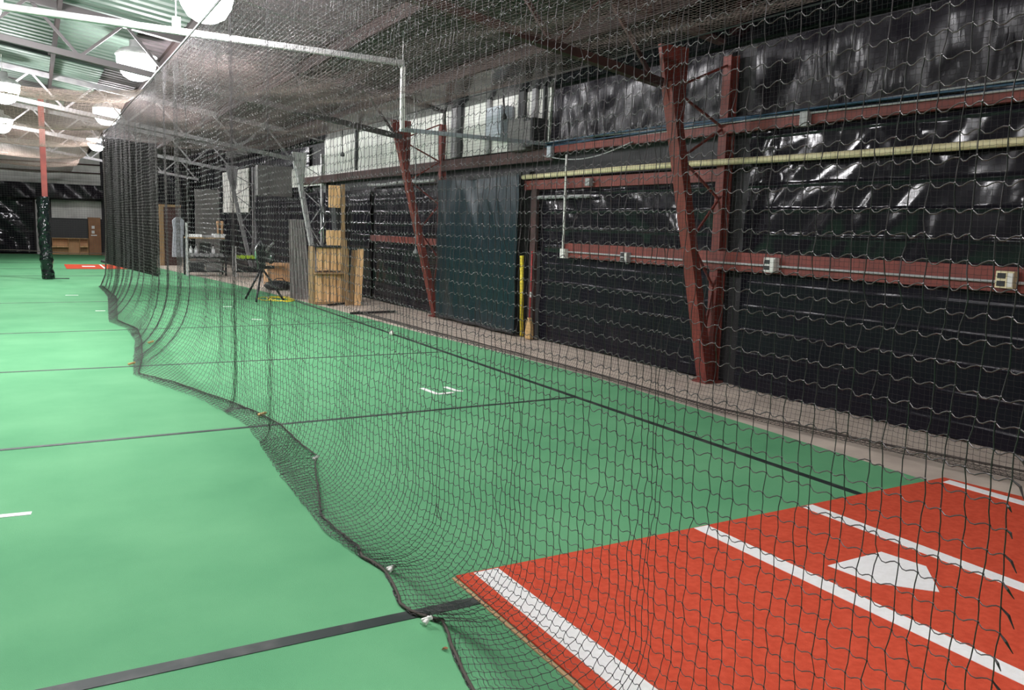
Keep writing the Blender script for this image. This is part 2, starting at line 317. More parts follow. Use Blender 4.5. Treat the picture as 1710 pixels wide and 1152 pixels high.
sheet('plastic_sheet', 6.75, 10.5, 1.30, 2.36, M['plastic'], 'wrinkled black plastic sheet between pole and near column under the cream pipe', seed=5, amp=.05, diag=-1.0)
sheet('plastic_sheet', 6.75, 10.15, 2.78, 3.58, M['plastic_up'], 'crumpled black plastic sheet above the cables left of the near red column', seed=6, amp=.05, fr=2.2)
sheet('plastic_sheet', 13.6, 17.0, 0.02, 1.28, M['plastic_low'], 'black sheet low on the wall between wood boards and middle red column', seed=7, amp=.03)
sheet('plastic_sheet', 13.6, 17.0, 1.38, 2.40, M['plastic_low'], 'black sheet above the low girt between post and middle red column', seed=8, amp=.03)
sheet('plastic_sheet', 17.2, 39.5, 0.02, 2.36, M['plastic_low'], 'long black sheet on the far right wall behind racks', seed=9, amp=.04, step=.2)
sheet('plastic_sheet', 21.6, 38.8, 2.42, 3.56, M['plastic_low'], 'black sheet high on the far right wall under the eave', seed=10, amp=.03, step=.2)
# vertical pleat seams hanging down on the sheets
# white insulation
def insul(y0, y1, z0, z1, label, seed):
    o = sheet('insulation_blanket', y0, y1, z0, z1, M['insul'], label, off=(.12 if seed == 24 else .06), amp=.03, fr=.9, cat='wall insulation', group='white insulation panels on the wall', seed=seed, step=.12, thick=.03)
    return o
insul(10.2, 13.55, 2.80, 3.68, 'white faced wall insulation behind the grey electrical boxes', 21)
insul(13.65, 20.2, 2.72, 3.62, 'long white wall insulation left of the middle red column', 22)
insul(20.3, 23.5, 2.55, 3.05, 'pale insulation patch behind the white leaning column', 23)
insul(27.7, 31.6, 1.88, 3.30, 'large pale insulation patch high on the far wall', 24)
# vertical dark battens over insulation
for i, (y, wd) in enumerate(((10.28, .05), (10.55, .10), (10.9, .16), (11.9, .09), (12.9, .12), (13.1, .22), (17.9, .07))):
    tag(MB().box(WALL(y)-.13, WALL(y)-.08, y-wd/2, y+wd/2, 2.80, 3.66).build('wall_batten', M['grey_steel'] if i % 2 else M['black']),
        ['narrow batten at the right end of the white insulation', 'dark batten next to the right insulation end', 'wide dark batten right of the grey box', 'batten left of the white electrical box', 'batten right of the middle column', 'wide shadowed batten beside the middle column', 'thin batten on long white insulation'][i], 'wall batten', 'battens over the insulation')
# eave cover
mb = MB(); ys = np.arange(-3.9, 39.8, .5)
V = []
for y in ys:
    n = .04*noise.noise(Vector((y*.8, 3, 0)))
    V += [(WALL(y)-.07, y, 3.62+n*.3), (WALL(y)-.45, y, 3.70+n), (WALL(y)-1.05, y, ROOF(5.5)-.10), (WALL(y)-1.05, y, ROOF(5.5)-.05), (WALL(y)-.07, y, 3.74)]
mb.add(V, [(5*i+a, 5*i+5+a, 5*i+5+(a+1) % 5, 5*i+(a+1) % 5) for i in range(len(ys)-1) for a in range(5)])
tag(mb.build('eave_sheet', M['plastic_low']), 'dark plastic cover along the eave above the right wall', 'plastic sheeting')
# girts
def girt(y0, y1, z, h, d, m, label, lip=True, off=.10):
    mb = MB(); a = Vector((WALL(y0)-off, y0, z)); b = Vector((WALL(y1)-off, y1, z))
    mb.bar(a, b, .008, h)
    mb.bar(a+Vector((d/2, 0, h/2)), b+Vector((d/2, 0, h/2)), d, .006); mb.bar(a+Vector((d/2, 0, -h/2)), b+Vector((d/2, 0, -h/2)), d, .006)
    return tag(mb.build('wall_girt', m), label, 'wall girt', 'horizontal red girts on the right wall')
girt(-1.5, 9.6, 1.345, .19, .07, M['red_steel'], 'red steel girt carrying the conduit and outlets at waist height', off=.13)
girt(-1.5, 10.0, 2.735, .085, .07, M['red_steel'], 'red steel girt topped with blue cables on the right', off=.13)
girt(10.0, 22.0, 2.68, .17, .07, M['dark_red'], 'dull red girt under the white insulation', off=.13)
girt(6.7, 10.75, 2.26, .13, .06, M['red_steel'], 'red steel girt just under the cream pipe, left of near column', off=.11)
girt(13.2, 17.0, 1.33, .12, .07, M['red_steel'], 'short red girt behind the middle red column', off=.11)
# cream pipe
mb = MB(); mb.tube([(WALL(y)-.17, y, 2.385+.01*math.sin(y)) for y in np.linspace(-1.5, 10.7, 16)], .035, 10)
tag(mb.build('cream_pipe', M['cream'], smooth=True), 'long cream coloured pipe running along the black right wall', 'pipe')
mb = MB(); mb.tube([(WALL(y)-.17, y, 2.44+.01*math.sin(y*3)) for y in np.linspace(13.7, 17.0, 8)], .03, 8)
tag(mb.build('cream_pipe', M['grey_cable'], smooth=True), 'pale pipe under the dull girt left of the middle red column', 'pipe')
mb = MB(); mb.tube([(WALL(y)-.11, y, 2.08) for y in (9.1, 9.8, 10.4)], .025, 8)
tag(mb.build('cream_pipe', M['grey_cable'], smooth=True), 'short pale tube on black plastic right of the tarp', 'pipe')
# cables on the top girt
for i, (m, dz, lb) in enumerate(((M['blue_cable'], .0, 'thick blue cable lying on the upper red girt'), (M['blue_cable'], .02, 'second blue cable sagging along the upper red girt'),
                                (M['grey_cable'], .035, 'pale grey cable above the blue ones on the upper girt'), (M['blue_cable'], .04, 'upper blue cable bundled above the girt'), (M['grey_cable'], -.015, 'grey cable at the front of the upper girt'))):
    mb = MB(); mb.tube([(WALL(y)-.12+.035*math.sin(i*2+y*.6), y, 2.80+dz+.012*math.sin(y*1.1+i*1.7)) for y in np.linspace(-1.5, 10.2, 50)], .010, 6)
    tag(mb.build('cable', m, smooth=True), lb, 'cable', 'cables on the upper girt')
mb = MB(); mb.tube([(WALL(y)-.16, y, 2.66-.12*math.sin((y-8.2)/2.0*math.pi)+.05*(10.2-y)/2) for y in np.linspace(8.2, 10.2, 14)], .008, 6)
tag(mb.build('cable', M['grey_cable'], smooth=True), 'slack grey cable drooping below the upper girt', 'cable', 'cables on the upper girt')
# conduit and outlets on the waist girt
mb = MB(); mb.tube([(WALL(y)-.155, y, 1.325) for y in np.linspace(-1.5, 9.55, 20)], .012, 8)
tag(mb.build('conduit', M['grey_cable'], smooth=True), 'thin grey conduit along the waist high red girt', 'conduit')
mb = MB(); mb.tube([(WALL(9.6)-.16, 9.6, z) for z in (1.3, 1.7, 2.2, 2.64)], .018, 8)
tag(mb.build('conduit', M['white_paint'], smooth=True), 'pale vertical conduit dropping to the outlet box right of the tarp', 'conduit')
def outlet(y, z, w_, h, m, label, holes=True):
    t = thing('outlet_box', (WALL(y)-.165, y, z), label, 'outlet box', 'electrical boxes on the girts')
    bb_ = MB().box(WALL(y)-.20, WALL(y)-.135, y-w_/2, y+w_/2, z-h/2, z+h/2).build('box_body', m, t, bevel=.004)
    if holes:
        for dz in (-.03, .03): sub(MB().box(WALL(y)-.207, WALL(y)-.199, y-w_*.05, y+w_*.38, z+dz-.02, z+dz+.02).build('socket', M['black']), bb_)
        MB().box(WALL(y)-.212, WALL(y)-.20, y-w_*.48, y-w_*.2, z-h*.4, z+h*.4).build('cover_flap', M['white_paint'], t)
outlet(9.56, 1.30, .12, .13, M['white_paint'], 'white outlet box at the end of the girt under the vertical conduit', False)
outlet(8.21, 1.31, .14, .12, M['grey_cable'], 'small grey outlet box left of the near red column')
outlet(5.89, 1.335, .15, .15, M['white_paint'], 'white double outlet right of the near red column')
outlet(3.58, 1.345, .14, .13, M['cream'], 'cream outlet box at the right edge of the picture')
outlet(5.61, 2.735, .09, .14, M['grey_cable'], 'grey junction box on the upper girt beside blue cables', False)
outlet(9.05, 2.255, .10, .10, M['grey_cable'], 'grey junction box on the girt below the cream pipe', False)
outlet(10.0, 2.70, .10, .15, M['box_grey'], 'pale junction box at the left end of the upper girt', False)
# electrical cabinets on the insulation
t = thing('electrical_cabinet', (WALL(11.4)-.2, 11.4, 3.2), 'pale grey electrical cabinet high on the white insulation', 'electrical cabinet')
MB().box(WALL(11.4)-.32, WALL(11.4)-.09, 11.15, 11.62, 2.98, 3.45).build('cabinet_body', M['box_grey'], t, bevel=.006); MB().box(WALL(11.4)-.335, WALL(11.4)-.32, 11.19, 11.58, 3.02, 3.41).build('cabinet_door', M['box_grey'], t)
t = thing('electrical_cabinet', (WALL(10.8)-.2, 10.8, 3.0), 'dark grey electrical cabinet right of the pale one', 'electrical cabinet')
MB().box(WALL(10.8)-.26, WALL(10.8)-.09, 10.52, 11.05, 2.76, 3.22).build('cabinet_body', M['grey_panel'], t, bevel=.006); MB().box(WALL(10.8)-.275, WALL(10.8)-.26, 10.56, 11.01, 2.8, 3.18).build('cabinet_door', M['grey_panel'], t)
t = thing('wall_speaker', (WALL(10.4)-.2, 10.38, 3.0), 'black box hanging beside the grey cabinets', 'speaker')
MB().box(WALL(10.4)-.34, WALL(10.4)-.09, 10.22, 10.48, 2.78, 3.18).build('speaker_body', M['black'], t, bevel=.008); MB().box(WALL(10.4)-.35, WALL(10.4)-.34, 10.25, 10.45, 2.82, 3.14).build('speaker_grille', M['grey_panel'], t)
# ---- trussed columns
def column(Y, xi_b, xi_t, xo, m, label, ht=3.55, lace=True, wd=.15, base=True):
    t = thing('truss_column', ((xi_b+xo)/2, Y, 0), label, 'steel column', 'trussed columns along the right wall')
    # inclined inner flange, widening to a knee plate
    f = lambda k: xi_b+(xi_t-xi_b)*k
    mb = MB()
    for (k0, k1) in ((0, .9),):
        mb.bar((f(k0), Y, 0), (f(k1), Y, ht*k1), wd, .10, up=(1, 0, 0))
    mb.build('inner_flange', m, t, bevel=.004)
    MB().prism([(f(.78)-.03, Y-.02, ht*.78), (f(.78)+.10, Y-.02, ht*.78), (f(1)+.30, Y-.02, ht*1.0), (f(1)-.06, Y-.02, ht*1.0), (f(.86)-.09, Y-.02, ht*.88)], (0, .06, 0)).build('knee_plate', m, t)
    mb = MB(); mb.bar((xo, Y, 0), (xo, Y, ht), wd*1.0, .012, up=(1, 0, 0)); mb.bar((xo-.045, Y, 0), (xo-.045, Y, ht), .012, .08, up=(1, 0, 0)); mb.bar((xo-.09, Y, 0), (xo-.09, Y, ht), wd*.75, .01, up=(1, 0, 0))
    mb.build('outer_flange', m, t)
    if lace:
        zs = [.45, 1.05, 1.55, 2.0, 2.4, 2.75, 3.08, 3.4]
        for i in range(len(zs)-1):
            a, b = zs[i], zs[i+1]; pi, po = Vector((f(a/ht)+.03, Y, a)), Vector((xo-.09, Y, b))
            if i % 2: pi, po = Vector((f(b/ht)+.03, Y, b)), Vector((xo-.09, Y, a))
            MB().bar(pi, po, .022, .022).build('lacing_bar', m, t)
    MB().box(xi_b-.10, xo+.05, Y-.11, Y+.11, 0-.011, .012).build('base_plate', m, t)
column(6.74, 6.42, 5.58, 6.53, M['red_steel'], 'red leaning truss column nearest the viewer', ht=3.5, wd=.16)
column(13.6, 6.27, 5.42, 6.38, M['red_steel'], 'red leaning truss column left of the green tarp', ht=3.4)
column(20.4, 6.16, 5.55, 6.30, M['galv'], 'pale grey leaning truss column behind the wood boards', ht=3.3)
column(27.2, 6.02, 5.30, 6.14, M['grey_steel'], 'far grey truss column behind the equipment racks', ht=3.3)
# ---- roof trusses
def truss(Y, m, label, xl=-8.9, ph=.6, start=0):
    t = thing('roof_truss', (0, Y, 3.9), label, 'roof truss', 'roof trusses across the hall')
    bz = lambda x: 3.14+.145*(5.42-x); tz = lambda x: ROOF(x)-.14
    MB().bar((5.55, Y, bz(5.55)), (xl, Y, bz(xl)), .09, .085).build('bottom_chord', m, t)
    MB().bar((6.35, Y, tz(6.35)), (xl, Y, tz(xl)), .10, .10).build('top_chord', m, t)
    x = 5.45; up = True
    while x > xl+.7:
        x2 = x-.60
        a = Vector((x, Y, bz(x) if up else tz(x))); b = Vector((x2, Y, tz(x2) if up else bz(x2)))
        MB().bar(a, b, .03, .04).build('web', m, t); x = x2; up = not up
    return t
truss(6.74, M['dark_red'], 'dull red roof truss above the near red column'); truss(13.6, M['dark_grey'], 'dark roof truss crossing behind the nearest lamps')
truss(20.4, M['grey_steel'], 'pale zigzag roof truss reaching the grey leaning column'); truss(27.2, M['grey_steel'], 'grey roof truss in the far hall'); truss(34, M['grey_steel'], 'farthest roof truss near the end wall')
for i, x in enumerate((5.35, 3.75, 2.05, .4, -1.25, -2.9, -4.6, -6.4)):
    z = ROOF(x)
    mb = MB(); mb.box(x-.006, x+.006, -3.9, 39.8, z-.20, z-.03); mb.box(x-.05, x+.006, -3.9, 39.8, z-.036, z-.03); mb.box(x-.006, x+.05, -3.9, 39.8, z-.206, z-.2)
    tag(mb.build('roof_purlin', M['purlin']), 'dull red roof purlin running lengthwise, %s' % ('closest to the right wall', 'second out from the right wall', 'third out from the right wall, over the cage', 'fourth out, left of the lamp row', 'fifth out from the right wall', 'sixth out from the right wall', 'seventh out from the right wall', 'farthest from the right wall')[i], 'roof purlin', 'purlins under the roof sheets')
# ---- suspended net frame at Y=10.2
t = thing('net_hanger_frame', (2, 10.2, 3.65), 'white steel net hanger beam with a drop post and low arm', 'hanger frame')
mb = MB(); mb.bar((-4.5, 10.2, 3.66), (4.18, 10.2, 3.64), .06, .012); mb.bar((-4.5, 10.17, 3.69), (4.18, 10.17, 3.67), .012, .06); mb.build('beam', M['galv'], t)
MB().bar((4.17, 10.2, 2.84), (4.17, 10.2, 3.62), .05, .05).build('drop_post', M['white_paint'], t)
MB().bar((4.15, 10.22, 2.84), (6.40, 10.22, 2.83), .05, .05).build('arm', M['box_grey'], t)
MB().box(1.42, 1.50, 10.16, 10.24, 3.70, 3.82).build('bracket', M['white_paint'], t)
MB().tube([(1.46, 10.2, 3.8), (1.46, 10.2, ROOF(1.46)-.02)], .006, 6).build('hanger_rod', M['galv'], t)
MB().tube([(-3, 10.2, 3.68), (-3, 10.2, ROOF(-3)-.02)], .006, 6).build('hanger_rod', M['galv'], t)
MB().tube([(4.17, 10.2, 3.62), (4.17, 10.2, ROOF(4.17)-.02)], .006, 6).build('hanger_rod', M['galv'], t)
# ---- lamps
lamp_lab = ['brightest high bay lamp at the top of the frame', 'big glaring high bay lamp below the hanger beam', 'high bay lamp further down the main row', 'farthest lamp of the main row near the net corner', 'glaring lamp at the left edge of the picture', 'lower lamp at the left edge, further away',
            'high bay lamp over the lane left of the net', 'nearer high bay lamp over the lane left of the net', 'high bay lamp just above the viewer', 'high bay lamp over the left lane', 'high bay lamp far over the left lane']
for (x, y, z), lb in zip(LAMPS, lamp_lab):
    t = thing('high_bay_lamp', (x, y, z), lb, 'lamp', 'high bay lamps')
    MB().lathe([(.0, .36), (.09, .34), (.10, .24), (.22, .20), (.30, .13), (.305, .10), (.295, .10), (.20, .17), (.0, .17)], (x, y, z), 24).build('housing', M['galv'], t, smooth=True)
    MB().lathe([(.0, -.27), (.10, -.26), (.19, -.21), (.26, -.10), (.29, .02), (.285, .12)], (x, y, z), 24).build('glass_refractor', M['lamp_glass'], t, smooth=True)
    MB().tube([(x, y, z+.35), (x, y, ROOF(x)+.0)], .008, 6).build('hanging_rod', M['galv'], t)
# ================================================================== THINGS ALONG THE WALL
# green tarp
def tarp():
    y0, y1, z0, z1 = 10.72, 13.45, .05, 2.42; ny, nz = 60, 50; V = []
    for lay in (0, 1):
        for i in range(ny+1):
            for j in range(nz+1):
                u, v = i/ny, j/nz; y = y0+(y1-y0)*u; z = z0+(z1-z0)*v + .05*(1-v)*(u)*0 - .03*math.sin(u*3.1)*(v)
                d = .045*noise.noise(Vector((y*1.1+z*.5, z*.5, 9)))+.02*(1-abs(noise.noise(Vector((y*3-z*1.3, z*.6, 2))))*2) + .03*math.exp(-((u-.82-(.15*(v-.5)))*14)**2)
                V.append((WALL(y)-.22-d+lay*.004, y, z))
    w_ = nz+1; n0 = (ny+1)*w_; fs = []
    for i in range(ny):
        for j in range(nz):
            a = i*w_+j; fs.append((a, a+w_, a+w_+1, a+1)[::-1]); fs.append((n0+a, n0+a+w_, n0+a+w_+1, n0+a+1))
    t = thing('green_tarp', (WALL(12)-.22, 12, 0), 'dark green tarp hung over the wall opening beside the yellow pole', 'tarp')
    MB().add(V, fs).build('tarp_sheet', M['tarp'], t, smooth=True)
    MB().bar((WALL(10.72)-.2, 10.7, 2.43), (WALL(13.45)-.2, 13.47, 2.40), .03, .05).build('top_batten', M['black'], t)
    MB().tube([(WALL(y)-.24, y, .045+.01*math.sin(y*7)) for y in np.linspace(10.74, 13.4, 20)], .03, 8).build('bottom_roll', M['black'], t, smooth=True)
tarp()
sheet('door_panel', 10.75, 13.5, 0.0, 2.5, M['wall_dark'], 'dark door opening covered by the green tarp', off=.03, amp=.004, cat='door', group=None, step=.4)
# yellow pole
mb = MB(); a = at_z(871, 561, 0.0); b = Vector((WALL(10.5)-.16, a.y-.02, 1.18)); mb.tube([a, a.lerp(b, .5), b], .030, 12)
t = thing('yellow_pole', a, 'bright yellow pole leaning on the wall at the right edge of the tarp', 'pole'); mb.build('pole_shaft', M['yellow'], t, smooth=True)
MB().tube([b, b+(b-a).normalized()*.04], .033, 12).build('end_cap', M['yellow'], t)
# red timber + broom
tag(MB().box(WALL(10.42)-.14, WALL(10.42)-.09, 10.36, 10.50, 0.0, 2.2).build('door_post', M['dark_red']), 'narrow dark red door post behind the broom', 'door post')
a = at_z(883, 566, 0.0)
t = thing('broom', a, 'straw broom standing on its bristles against the red door post', 'broom')
c = Vector((a.x, a.y, 0)); mb = MB()
vs = []; prof = [(.075, 0), (.082, .10), (.075, .20), (.045, .28), (.02, .32)]
for hw, z in prof: vs += [c+Vector((-.03, -hw, z)), c+Vector((.03, -hw, z)), c+Vector((.03, hw, z)), c+Vector((-.03, hw, z))]
fs = [(0, 3, 2, 1), (16, 17, 18, 19)] + [(4*i+j, 4*i+(j+1) % 4, 4*i+4+(j+1) % 4, 4*i+4+j) for i in range(4) for j in range(4)]
mb.add(vs, fs).build('bristles', M['straw'], t, bevel=.008)
MB().tube([c+Vector((0, 0, .3)), c+Vector((.02, .02, .8)), c+Vector((.03, .04, 1.3))], .011, 8).build('handle', M['red_paint'], t, smooth=True)
MB().tube([c+Vector((.014, .013, .62)), c+Vector((.017, .017, .70))], .013, 8).build('handle_sticker', M['white_paint'], t)
# plywood shelf unit, boards
Y0 = 16.2
def P(x, y, Y=Y0): return at_y(x, y, Y)
t = thing('plywood_shelf', (5.15, Y0, 0), 'plywood storage shelf with two stacked bays beside grey sheets', 'shelf unit')
def panel(px0, py0, px1, py1, Y, th, m, name, par, fl=None):
    a = at_y(px0, py0, Y); b = at_y(px1, py1, Y); z0 = min(a.z, b.z); z1 = max(a.z, b.z)
    if fl is not None: z0 = fl
    return MB().box(min(a.x, b.x), max(a.x, b.x), Y, Y+th, z0, z1).build(name, m, par, bevel=.003)
panel(529, 412, 579, 452, Y0, .02, M['wood'], 'upper_panel', t); panel(525, 456, 577, 509, Y0, .02, M['wood'], 'lower_panel', t, .04)
MB().box(P(524, 455).x, P(581, 455).x, Y0-.12, Y0+.30, P(550, 456).z-.015, P(550, 456).z+.015).build('shelf_board', M['wood_dark'], t)
MB().box(P(524, 411).x, P(581, 411).x, Y0-.06, Y0+.30, P(550, 412).z-.015, P(550, 412).z+.015).build('shelf_board', M['black'], t)
MB().box(P(578, 411).x, P(582, 411).x, Y0-.02, Y0+.30, 0.0, P(550, 412).z).build('side_panel', M['wood'], t)
MB().box(P(524, 411).x-.02, P(526, 411).x, Y0-.0, Y0+.30, 0.0, P(550, 412).z).build('side_panel', M['wood_dark'], t)
MB().box(P(524, 411).x, P(581, 411).x, Y0-.06, Y0+.30, 0, .04).build('bottom_board', M['wood_dark'], t)
for k, xx in enumerate((538, 549, 561)): MB().box(P(xx, 430).x, P(xx+1.2, 430).x, Y0-.02, Y0+.0, .05, P(550, 414).z).build('batten', M['wood_dark'], t)
t = thing('timber_post', (5.25, Y0+.1, 0), 'tall timber post with a plywood sheet at its top left', 'timber post')
MB().box(P(569, 400).x, P(574, 400).x, Y0-.08, Y0-.02, 0.0, P(570, 308).z).build('post_body', M['wood_dark'], t)
panel(549, 309, 569, 347, Y0-.05, .02, M['wood'], 'top_plywood', t); panel(545, 384, 569, 410, Y0-.05, .02, M['wood'], 'middle_plywood', t)
def leaning(px0, px1, ptop, Y, m, lb, lean=.10, tw=0):
    a = at_y(px0, 505, Y); b = at_y(px1, 505, Y); z = at_y(px1, ptop, Y).z
    tag(MB().prism([(a.x, Y, 0), (b.x, Y, 0), (b.x+lean+tw, Y+.12, z), (a.x+lean, Y+.12, z)], (0, .02, 0)).build('leaning_board', m), lb, 'board', 'boards leaning beside the shelf')
leaning(583, 592, 418, 15.9, M['wood_dark'], 'dark narrow board leaning right of the plywood shelf'); leaning(592, 603, 416, 15.8, M['wood'], 'pale board leaning right of the plywood shelf', .1); leaning(577, 582, 400, 15.75, M['wood_dark'], 'thin strip of wood leaning on the shelf corner', .0)
# grey corrugated sheet
def corr(px0, px1, ptop, Y, lb):
    a = at_y(px0, 450, Y).x; b = at_y(px1, 450, Y).x; z = at_y(px0, ptop, Y).z; n = 26; V = []
    for lay in (0, 1):
        for i in range(n+1):
            x = a+(b-a)*i/n; yy = Y+(.02 if (i//2) % 2 else 0)+lay*.004
            xt = a+(b-a)*i/n*.62; V += [(x, yy, 0), (xt, yy+.06, z)]
    fs = [(2*i, 2*i+2, 2*i+3, 2*i+1) for i in range(n)]+[(2*(n+1)+2*i+1, 2*(n+1)+2*i+3, 2*(n+1)+2*i+2, 2*(n+1)+2*i) for i in range(n)]
    tag(MB().add(V, fs).build('corrugated_sheet', M['grey_corr']), lb, 'corrugated sheet')
corr(484, 524, 366, 17.3, 'upright grey corrugated metal sheet left of the plywood shelf')
# black folded frames above the shelf
t = thing('folded_frame', (5.0, 17.0, 1.2), 'folded black and silver metal frame leaning above the shelf', 'metal frame')
for k, (a, b) in enumerate((((530, 315), (545, 405)), ((545, 315), (560, 400)), ((528, 350), (556, 365)), ((533, 390), (545, 370)), ((540, 345), (541, 405)))):
    MB().tube([at_y(*a, 17.0), at_y(*b, 17.0)], .016, 8).build('frame_tube', M['chrome'] if k in (3, 4) else M['black_metal'], t, smooth=True)
a = at_y(541, 405, 17.0); MB().tube([(a.x, 17.0, 0), (a.x, 17, a.z)], .016, 8).build('frame_tube', M['black_metal'], t)
t = thing('storage_bin', (5.1, 16.8, 1.4), 'black plastic bin on the shelf beside the timber post', 'bin')
a = at_y(546, 345, 16.9); b = at_y(568, 384, 16.9); zt = P(550, 412).z+.015
MB().prism([(a.x, 16.25, zt), (b.x, 16.25, zt), (b.x+.03, 16.23, a.z), (a.x-.04, 16.23, a.z)], (0, .28, 0)).build('bin_body', M['black'], t, bevel=.01)
# black L-screen feet on the floor
for (a, b, lb) in (((585, 523), (660, 520), 'long black steel bar lying on the concrete edge'), ((548, 509), (580, 506), 'short black steel bar at the shelf foot')):
    p, q_ = at_z(*a, .02), at_z(*b, .02); tag(MB().bar(p, q_, .05, .04).build('steel_bar', M['black_metal'], bevel=.004), lb, 'steel bar', 'black bars on the concrete')
# dark clutter bags behind bars
# pitching machine on tripod
Yp = 17.3
t = thing('pitching_machine', at_z(432, 500), 'black wheeled pitching machine on tripod legs at the turf edge', 'pitching machine')
hub = at_y(437, 447, Yp)
for (px, py) in ((410, 500), (428, 505), (474, 503)):
    f_ = at_z(px, py); f_.z = .015
    MB().tube([hub, f_], .022, 8).build('leg', M['black_metal'], t, smooth=True)
def wheel(c, r, ax, name):
    ax = Vector(ax).normalized(); u = ax.orthogonal().normalized(); v = ax.cross(u)
    ring = [c+(u*math.cos(k*math.pi/10)+v*math.sin(k*math.pi/10))*r*.8 for k in range(21)]
    MB().tube(ring, r*.25, 8).build(name, M['black'], t, smooth=True); MB().tube([c-ax*.03, c+ax*.03], r*.45, 12).build('hub', M['chrome'], t, smooth=True)
body = at_y(434, 425, Yp)
MB().bar(hub-Vector((0, 0, .02)), body+Vector((0, 0, .22)), .13, .16).build('motor_body', M['black_metal'], t, bevel=.01)
MB().tube([body+Vector((-.09, -.05, -.1)), body+Vector((-.10, -.05, .12)), body+Vector((-.02, -.05, .26))], .022, 8).build('chrome_guard', M['chrome'], t, smooth=True)
wheel(at_y(436, 412, Yp), .13, (1, .2, 0), 'wheel'); wheel(at_y(452, 428, Yp), .15, (1, .2, 0), 'wheel')
MB().bar(at_y(444, 418, Yp-.1), at_y(457, 405, Yp-.1), .07, .04).build('ball_chute', M['chrome'], t)
MB().bar(hub+Vector((-.02, 0, 0)), at_y(458, 446, Yp), .06, .06).build('crossbar', M['black_metal'], t)
# yellow cord on the floor
mb = MB(); pts = []
for k in range(90):
    a = k/90*math.pi*2*4; e = .8+.25*math.sin(k*.37); pts.append(Vector((4.35+.33*e*math.cos(a)+.06*math.sin(k*.2), 17.25+.55*e*math.sin(a), .008+.006*(k % 3))))
mb.tube(pts, .008, 5); tag(mb.build('extension_cable', M['yellow'], smooth=True), 'tangled yellow extension cord on the turf under the pitching machine', 'cord')
# cardboard boxes beyond the machine
t = thing('cardboard_box', (5.4, 21.5, 0), 'brown cardboard box standing behind the pitching machine', 'box')
MB().box(5.10, 5.80, 21.3, 21.8, 0, .55).build('carton', M['cardboard'], t, bevel=.01); MB().box(5.08, 5.45, 21.0, 21.3, .50, .53).build('flap', M['cardboard'], t)
t = thing('duffel_bag', (5.0, 20.2, 0), 'dark bag slumped on the concrete in front of the cardboard box', 'bag')
MB().lathe([(.05, 0), (.30, .01), (.36, .08), (.30, .16), (.12, .20), (.02, .2)], (5.05, 20.0, 0), 16).build('bag_body', M['black'], t, smooth=True)
MB().tube([(4.9, 20, .18), (4.98, 19.95, .26), (5.12, 19.95, .26), (5.2, 20, .18)], .012, 6).build('bag_handle', M['black'], t)
# dumbbell rack (tall) with junk on top
Yr = 25.0
t = thing('storage_rack', (4.3, Yr, 0), 'black and silver storage rack with boards on top', 'rack')
for x in (3.72, 4.78):
    for y in (Yr, Yr+.5): MB().box(x-.025, x+.025, y-.025, y+.025, 0, 1.5 if (x < 4 and y == Yr) else 1.15).build('upright', M['galv'] if x < 4 and y == Yr else M['black_metal'], t)
for z in (.12, .52, 1.08): MB().box(3.72, 4.80, Yr-.02, Yr+.52, z-.02, z+.02).build('shelf_board', M['wood_dark'] if z > 1 else M['black_metal'], t)
for x0, x1, y0, z, m, lb in ((3.78, 4.15, Yr+.02, .08, M['paper'], 'white flat box on the left of the rack top'), (4.16, 4.45, Yr+.05, .06, M['grey_cable'], 'grey flat box in the middle of the rack top'), (4.46, 4.8, Yr+.02, .10, M['paper'], 'pale flat box at the right of the rack top')):
    tag(MB().box(x0, x1, y0, y0+.35, 1.10, 1.10+z).build('flat_box', m, bevel=.004), lb, 'box', 'flat boxes on the rack top')
for k, (x, y) in enumerate(((4.62, Yr+.2), (4.74, Yr+.25))):
    tag(MB().lathe([(.035, 0), (.035, .22), (.05, .25), (.05, .36), (.02, .38)], (x, y, 1.2 if k < 2 else 1.1), 12).build('bottle', M['cardboard'], smooth=True), ['brown bottle standing on the rack top', 'second brown bottle at the rack top right end'][k], 'bottle', 'bottles on the rack top')
def dumbbell(x, y, z, m, r, lb, group):
    t = thing('dumbbell', (x, y, z), lb, 'dumbbell', group)
    MB().tube([(x, y-.07, z+r), (x, y+.07, z+r)], .015, 6).build('handle', M['chrome'], t)
    for s in (-1, 1): MB().tube([(x, y+s*.06, z+r), (x, y+s*.12, z+r)], r, 8).build('weight', m, t)
for k in range(7): dumbbell(3.86+k*.135, Yr+.1, .54, M['grey_steel'], .055, 'grey dumbbell in the row on the storage rack shelf', 'grey dumbbells on the rack')
for k, x in enumerate((3.88, 4.02, 4.5)):
    t2 = thing('spray_bottle', (x, Yr+.35, .54), ['white bottle at the left on the middle rack shelf', 'second white bottle on the middle rack shelf', 'white bottle at the right on the middle rack shelf'][k], 'bottle', 'white bottles on the rack')
    MB().lathe([(.05, 0), (.055, .02), (.055, .20), (.02, .26), (.02, .30)], (x, Yr+.35, .54), 12).build('bottle_body', M['paper'], t2, smooth=True); MB().lathe([(.024, .30), (.024, .34), (.01, .345)], (x, Yr+.35, .54), 10).build('cap', M['black'], t2)
t = thing('dumbbell_rack', (5.4, 24.6, 0), 'low black rack holding lime green dumbbells', 'rack')
for x in (4.95, 5.82): 
    for y in (24.45, 24.8): MB().box(x-.02, x+.02, y-.02, y+.02, 0, .88 if x < 5 else .6).build('upright', M['galv'] if x < 5 else M['black_metal'], t)
for z in (.15, .50): MB().box(4.95, 5.82, 24.42, 24.82, z-.015, z+.015).build('shelf_board', M['black_metal'], t)
for k in range(6): dumbbell(5.03+k*.14, 24.6, .515, M['lime'], .055, 'lime green dumbbell in the row on the low rack', 'lime dumbbells on the low rack')
